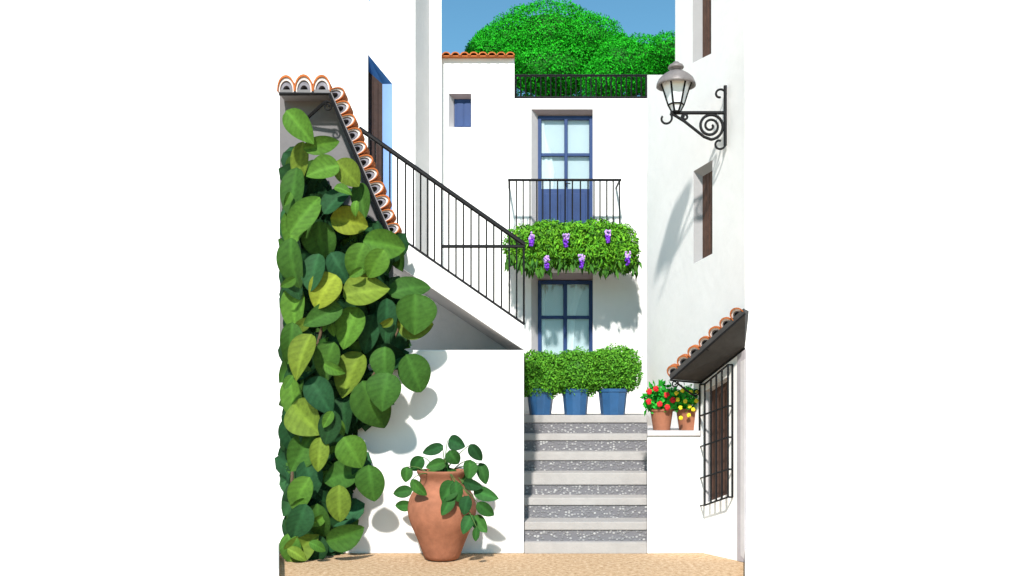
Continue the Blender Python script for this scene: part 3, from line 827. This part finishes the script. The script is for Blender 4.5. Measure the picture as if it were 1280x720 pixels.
for (x, y, l, wd, a) in JL:
    inr = (x-552.5)**2/30**2 + 0 < 1 and y > 606
    dd = D - (.46 if y > 606 and 515 < x < 600 else (.1 + R.uniform(-.12, .1))) - (.1 if x > 590 and y > 600 else 0)
    c = P(x, y, dd); col = vary(R.choice(JC), .15)
    k = dd/F
    big_leaf(mb, c, l*k*1.05, wd*k*1.05, a, col, (R.uniform(-25, 25), R.uniform(-20, 20)), cup=.25, nl=12, nw=6)
    ar = math.radians(a); bse = P(x - .5*l*math.cos(ar), y - .5*l*math.sin(ar), dd)
    midp = (mouth + bse)/2 + Vector((0, -.05 if y > 606 else 0, .10 if y < 606 else .16))
    m0 = mouth + Vector((R.uniform(-.1, .1), R.uniform(-.1, .1), -.03))
    pts = [m0.lerp(midp, t).lerp(midp.lerp(bse, t), t) for t in [i/6 for i in range(7)]]
    sm.tube(pts, [.010 - .001*i for i in range(7)], 5)
mb.build('foliage', LEAF, ja, smooth=True, recalc=False)
sm.build('stem', STEM, ja)

# ------------------------------------------------------------------ big-leaved bush on the left
bu = thing('leafy_bush', 'tall big-leaved green bush climbing the wall under the tiled canopy', 'bush', (XX(372, 11.8), 11.8, 0))
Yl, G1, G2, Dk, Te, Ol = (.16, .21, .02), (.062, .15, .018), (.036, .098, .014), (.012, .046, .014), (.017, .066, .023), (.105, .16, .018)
L = [(366,159,50,29,50,G1),(403,181,46,21,-12,G1),(375,203,50,23,100,Ol),(403,212,42,31,160,G1),(435,217,40,31,40,Ol),(452,250,44,23,80,G2),(421,249,47,27,-50,Te),
     (437,277,46,33,10,Yl),(381,267,62,31,-55,G1),(362,240,62,31,95,G2),(401,303,50,43,90,G2),(447,327,47,31,110,G1),(481,306,52,35,10,G1),(406,363,48,39,120,Yl),
     (458,364,57,41,-15,Ol),(513,360,54,29,-20,G2),(519,393,50,48,90,G2),(519,406,44,34,0,Ol),(403,395,52,27,155,G2),(437,410,54,37,110,G1),(461,418,50,25,105,Te),(483,401,54,24,90,Te),
     (368,387,62,33,95,G1),(377,445,60,33,105,Ol),(409,453,52,35,110,G2),(438,468,60,39,110,Ol),(481,456,44,33,90,G2),(518,467,50,39,65,G2),(480,490,48,43,100,G2),
     (466,508,66,47,70,G2),(430,518,47,28,85,Dk),(401,495,52,33,60,Te),(380,524,52,45,45,Ol),(441,566,44,37,60,G1),(399,568,42,23,95,Ol),(368,566,52,37,120,G2),
     (464,605,48,35,85,G2),(426,595,52,35,170,G2),(424,630,46,29,90,Ol),(362,620,52,31,120,G1),(387,599,47,31,80,Te),(432,670,48,33,-15,G2),(399,653,47,33,90,G2),
     (374,653,47,31,110,Te),(378,683,47,31,-30,Ol),(359,499,52,27,80,G1),(357,688,42,26,80,G1),(395,688,38,27,90,Dk),(363,330,62,35,90,G2),(364,350,50,30,80,Te),(360,285,50,28,100,G1),
     (470,330,40,28,120,G1),(425,335,44,28,60,Te),(392,340,48,30,100,Te),(357,430,52,26,95,G2),(358,545,48,28,85,Te),(412,535,44,28,110,Dk),(452,590,34,24,100,Te)]
mb = MB(); sm = MB()
for k, (x, y, l, wd, a, c) in enumerate(L):
    dd = 11.25 + .0078*((k*23) % len(L)) - (.05 if c in (Yl, Ol) else 0)
    ar = math.radians(a); x = max(x, 348 + abs(l/2*math.cos(ar)) + abs(wd/2*math.sin(ar)))
    kx = dd/F
    big_leaf(mb, P(x, y, dd), l*kx*1.04, wd*kx*1.08, a, vary(c, .12), (R.uniform(-22, 22), R.uniform(-20, 14)), cup=R.uniform(.2, .42), droop=R.uniform(.08, .36), tip=R.uniform(.7, .95))
# filler leaves deeper in
sil = [(350, 150), (385, 165), (425, 185), (458, 235), (450, 285), (500, 312), (470, 350), (520, 385), (505, 415), (490, 470), (470, 510), (430, 535), (412, 555), (455, 585),
       (430, 615), (436, 660), (410, 700), (352, 702)]
def inside(x, y, poly):
    r = False
    for i in range(len(poly)):
        x1, y1 = poly[i]; x2, y2 = poly[i-1]
        if (y1 > y) != (y2 > y) and x < (x2-x1)*(y-y1)/(y2-y1)+x1: r = not r
    return r
for k in range(26):                                      # young leaves between the big ones
    x, y, l, wd, a, c = R.choice(L)
    x += R.uniform(-24, 20); y += R.uniform(-24, 24); x = max(x, 360)
    if not inside(x, y, sil): continue
    dd = R.uniform(11.25, 11.5); kx = dd/F; l = R.uniform(18, 30)
    big_leaf(mb, P(x, y, dd), l*kx, l*.55*kx, R.uniform(20, 160), vary(R.choice([G1, Ol, G1]), .15), (R.uniform(-35, 35), R.uniform(-30, 20)), cup=R.uniform(.2, .5), droop=R.uniform(.1, .5))
n = 0
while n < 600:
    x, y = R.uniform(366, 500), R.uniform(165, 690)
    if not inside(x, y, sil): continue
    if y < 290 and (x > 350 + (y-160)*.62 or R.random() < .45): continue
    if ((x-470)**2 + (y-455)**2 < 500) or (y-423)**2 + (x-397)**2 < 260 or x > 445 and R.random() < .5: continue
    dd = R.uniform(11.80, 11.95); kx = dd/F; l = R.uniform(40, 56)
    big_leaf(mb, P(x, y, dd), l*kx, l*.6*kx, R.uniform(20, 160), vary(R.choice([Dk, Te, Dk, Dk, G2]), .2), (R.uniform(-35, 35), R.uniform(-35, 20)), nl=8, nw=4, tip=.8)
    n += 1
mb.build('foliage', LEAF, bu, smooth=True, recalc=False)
def spline(pts, n=20):
    out = []
    for i in range(len(pts)-1):
        p0 = pts[max(i-1, 0)]; p1 = pts[i]; p2 = pts[i+1]; p3 = pts[min(i+2, len(pts)-1)]
        for j in range(n):
            t = j/n
            out.append(.5*((2*p1) + (p2-p0)*t + (2*p0-5*p1+4*p2-p3)*t*t + (3*p1-p0-3*p2+p3)*t**3))
    out.append(pts[-1]); return out
for chain in (((372, 703), (365, 600), (378, 500), (370, 400), (385, 300), (372, 190)), ((384, 703), (405, 620), (425, 540), (435, 450), (450, 360), (440, 260)),
              ((425, 540), (460, 480), (490, 430), (512, 372)), ((400, 640), (430, 600), (455, 575)), ((378, 500), (400, 420), (425, 330), (470, 312))):
    pts = spline([P(x, y, 11.85) for x, y in chain], 8)
    if chain[0][1] == 703: pts[0].z = -.02
    m_ = len(pts); sm.tube(pts, [.028 - .02*i/m_ for i in range(m_)], 7)
sm.build('stem', BARK, bu, smooth=True)

# ------------------------------------------------------------------ trees above the terrace
TC = [(.012, .34, .008), (.010, .26, .008), (.018, .43, .010)]
def tree(label, cat, name, blobs, D, count, size, trunk, depth):
    base = P(trunk[0], trunk[1], D); base.z = 6.55 + (D-18.9)*.09
    t = thing(name, label, cat, base)
    s_ = D/F; bl = [(tuple(P(px, py, D + R.uniform(-.3, .3))), (rx*s_, depth, rz*s_)) for px, py, rx, rz in blobs]
    mb = MB()
    for c, r in bl: mb.ico(c, 1, 2, (r[0]*.72, r[1]*.72, r[2]*.72), (.012, .13, .008))
    blob_foliage(mb, bl, count, size, TC, inner=.84, jitter=.6)
    mb.build('crown', SMALL, t, recalc=False)
    mb = MB()
    top = Vector(bl[0][0])
    mb.tube([base - Vector((0, 0, .1)), base.lerp(top, .4) + Vector((.05, 0, 0)), top], [.14, .11, .05], 8)
    for c, r in bl[1:4]: mb.tube([base.lerp(top, .45), (base.lerp(top, .45) + Vector(c))/2 + Vector((0, 0, .1)), Vector(c)], [.07, .05, .02], 6)
    mb.build('trunk', BARK, t, smooth=True)
tree('big round green tree rising behind the terrace railing', 'tree', 'round_tree',
     [(686, 55, 70, 51), (642, 62, 46, 38), (733, 60, 48, 38), (690, 92, 80, 38), (612, 66, 26, 22), (765, 76, 28, 28)], 22.5, 66000, .056, (690, 130), 1.0)
tree('low wide green hedge behind the lantern, right of the round tree', 'hedge', 'hedge',
     [(805, 80, 38, 34), (775, 86, 36, 36), (832, 70, 22, 25), (820, 102, 36, 28), (760, 104, 34, 30), (850, 92, 24, 30)], 20.8, 34000, .052, (800, 130), .7)
tree('small green shrub showing over the tiled eave, left of the round tree', 'shrub', 'shrub',
     [(601, 66, 18, 17), (616, 66, 20, 18), (592, 74, 12, 14), (632, 74, 20, 16)], 20.6, 10000, .052, (608, 120), .4)
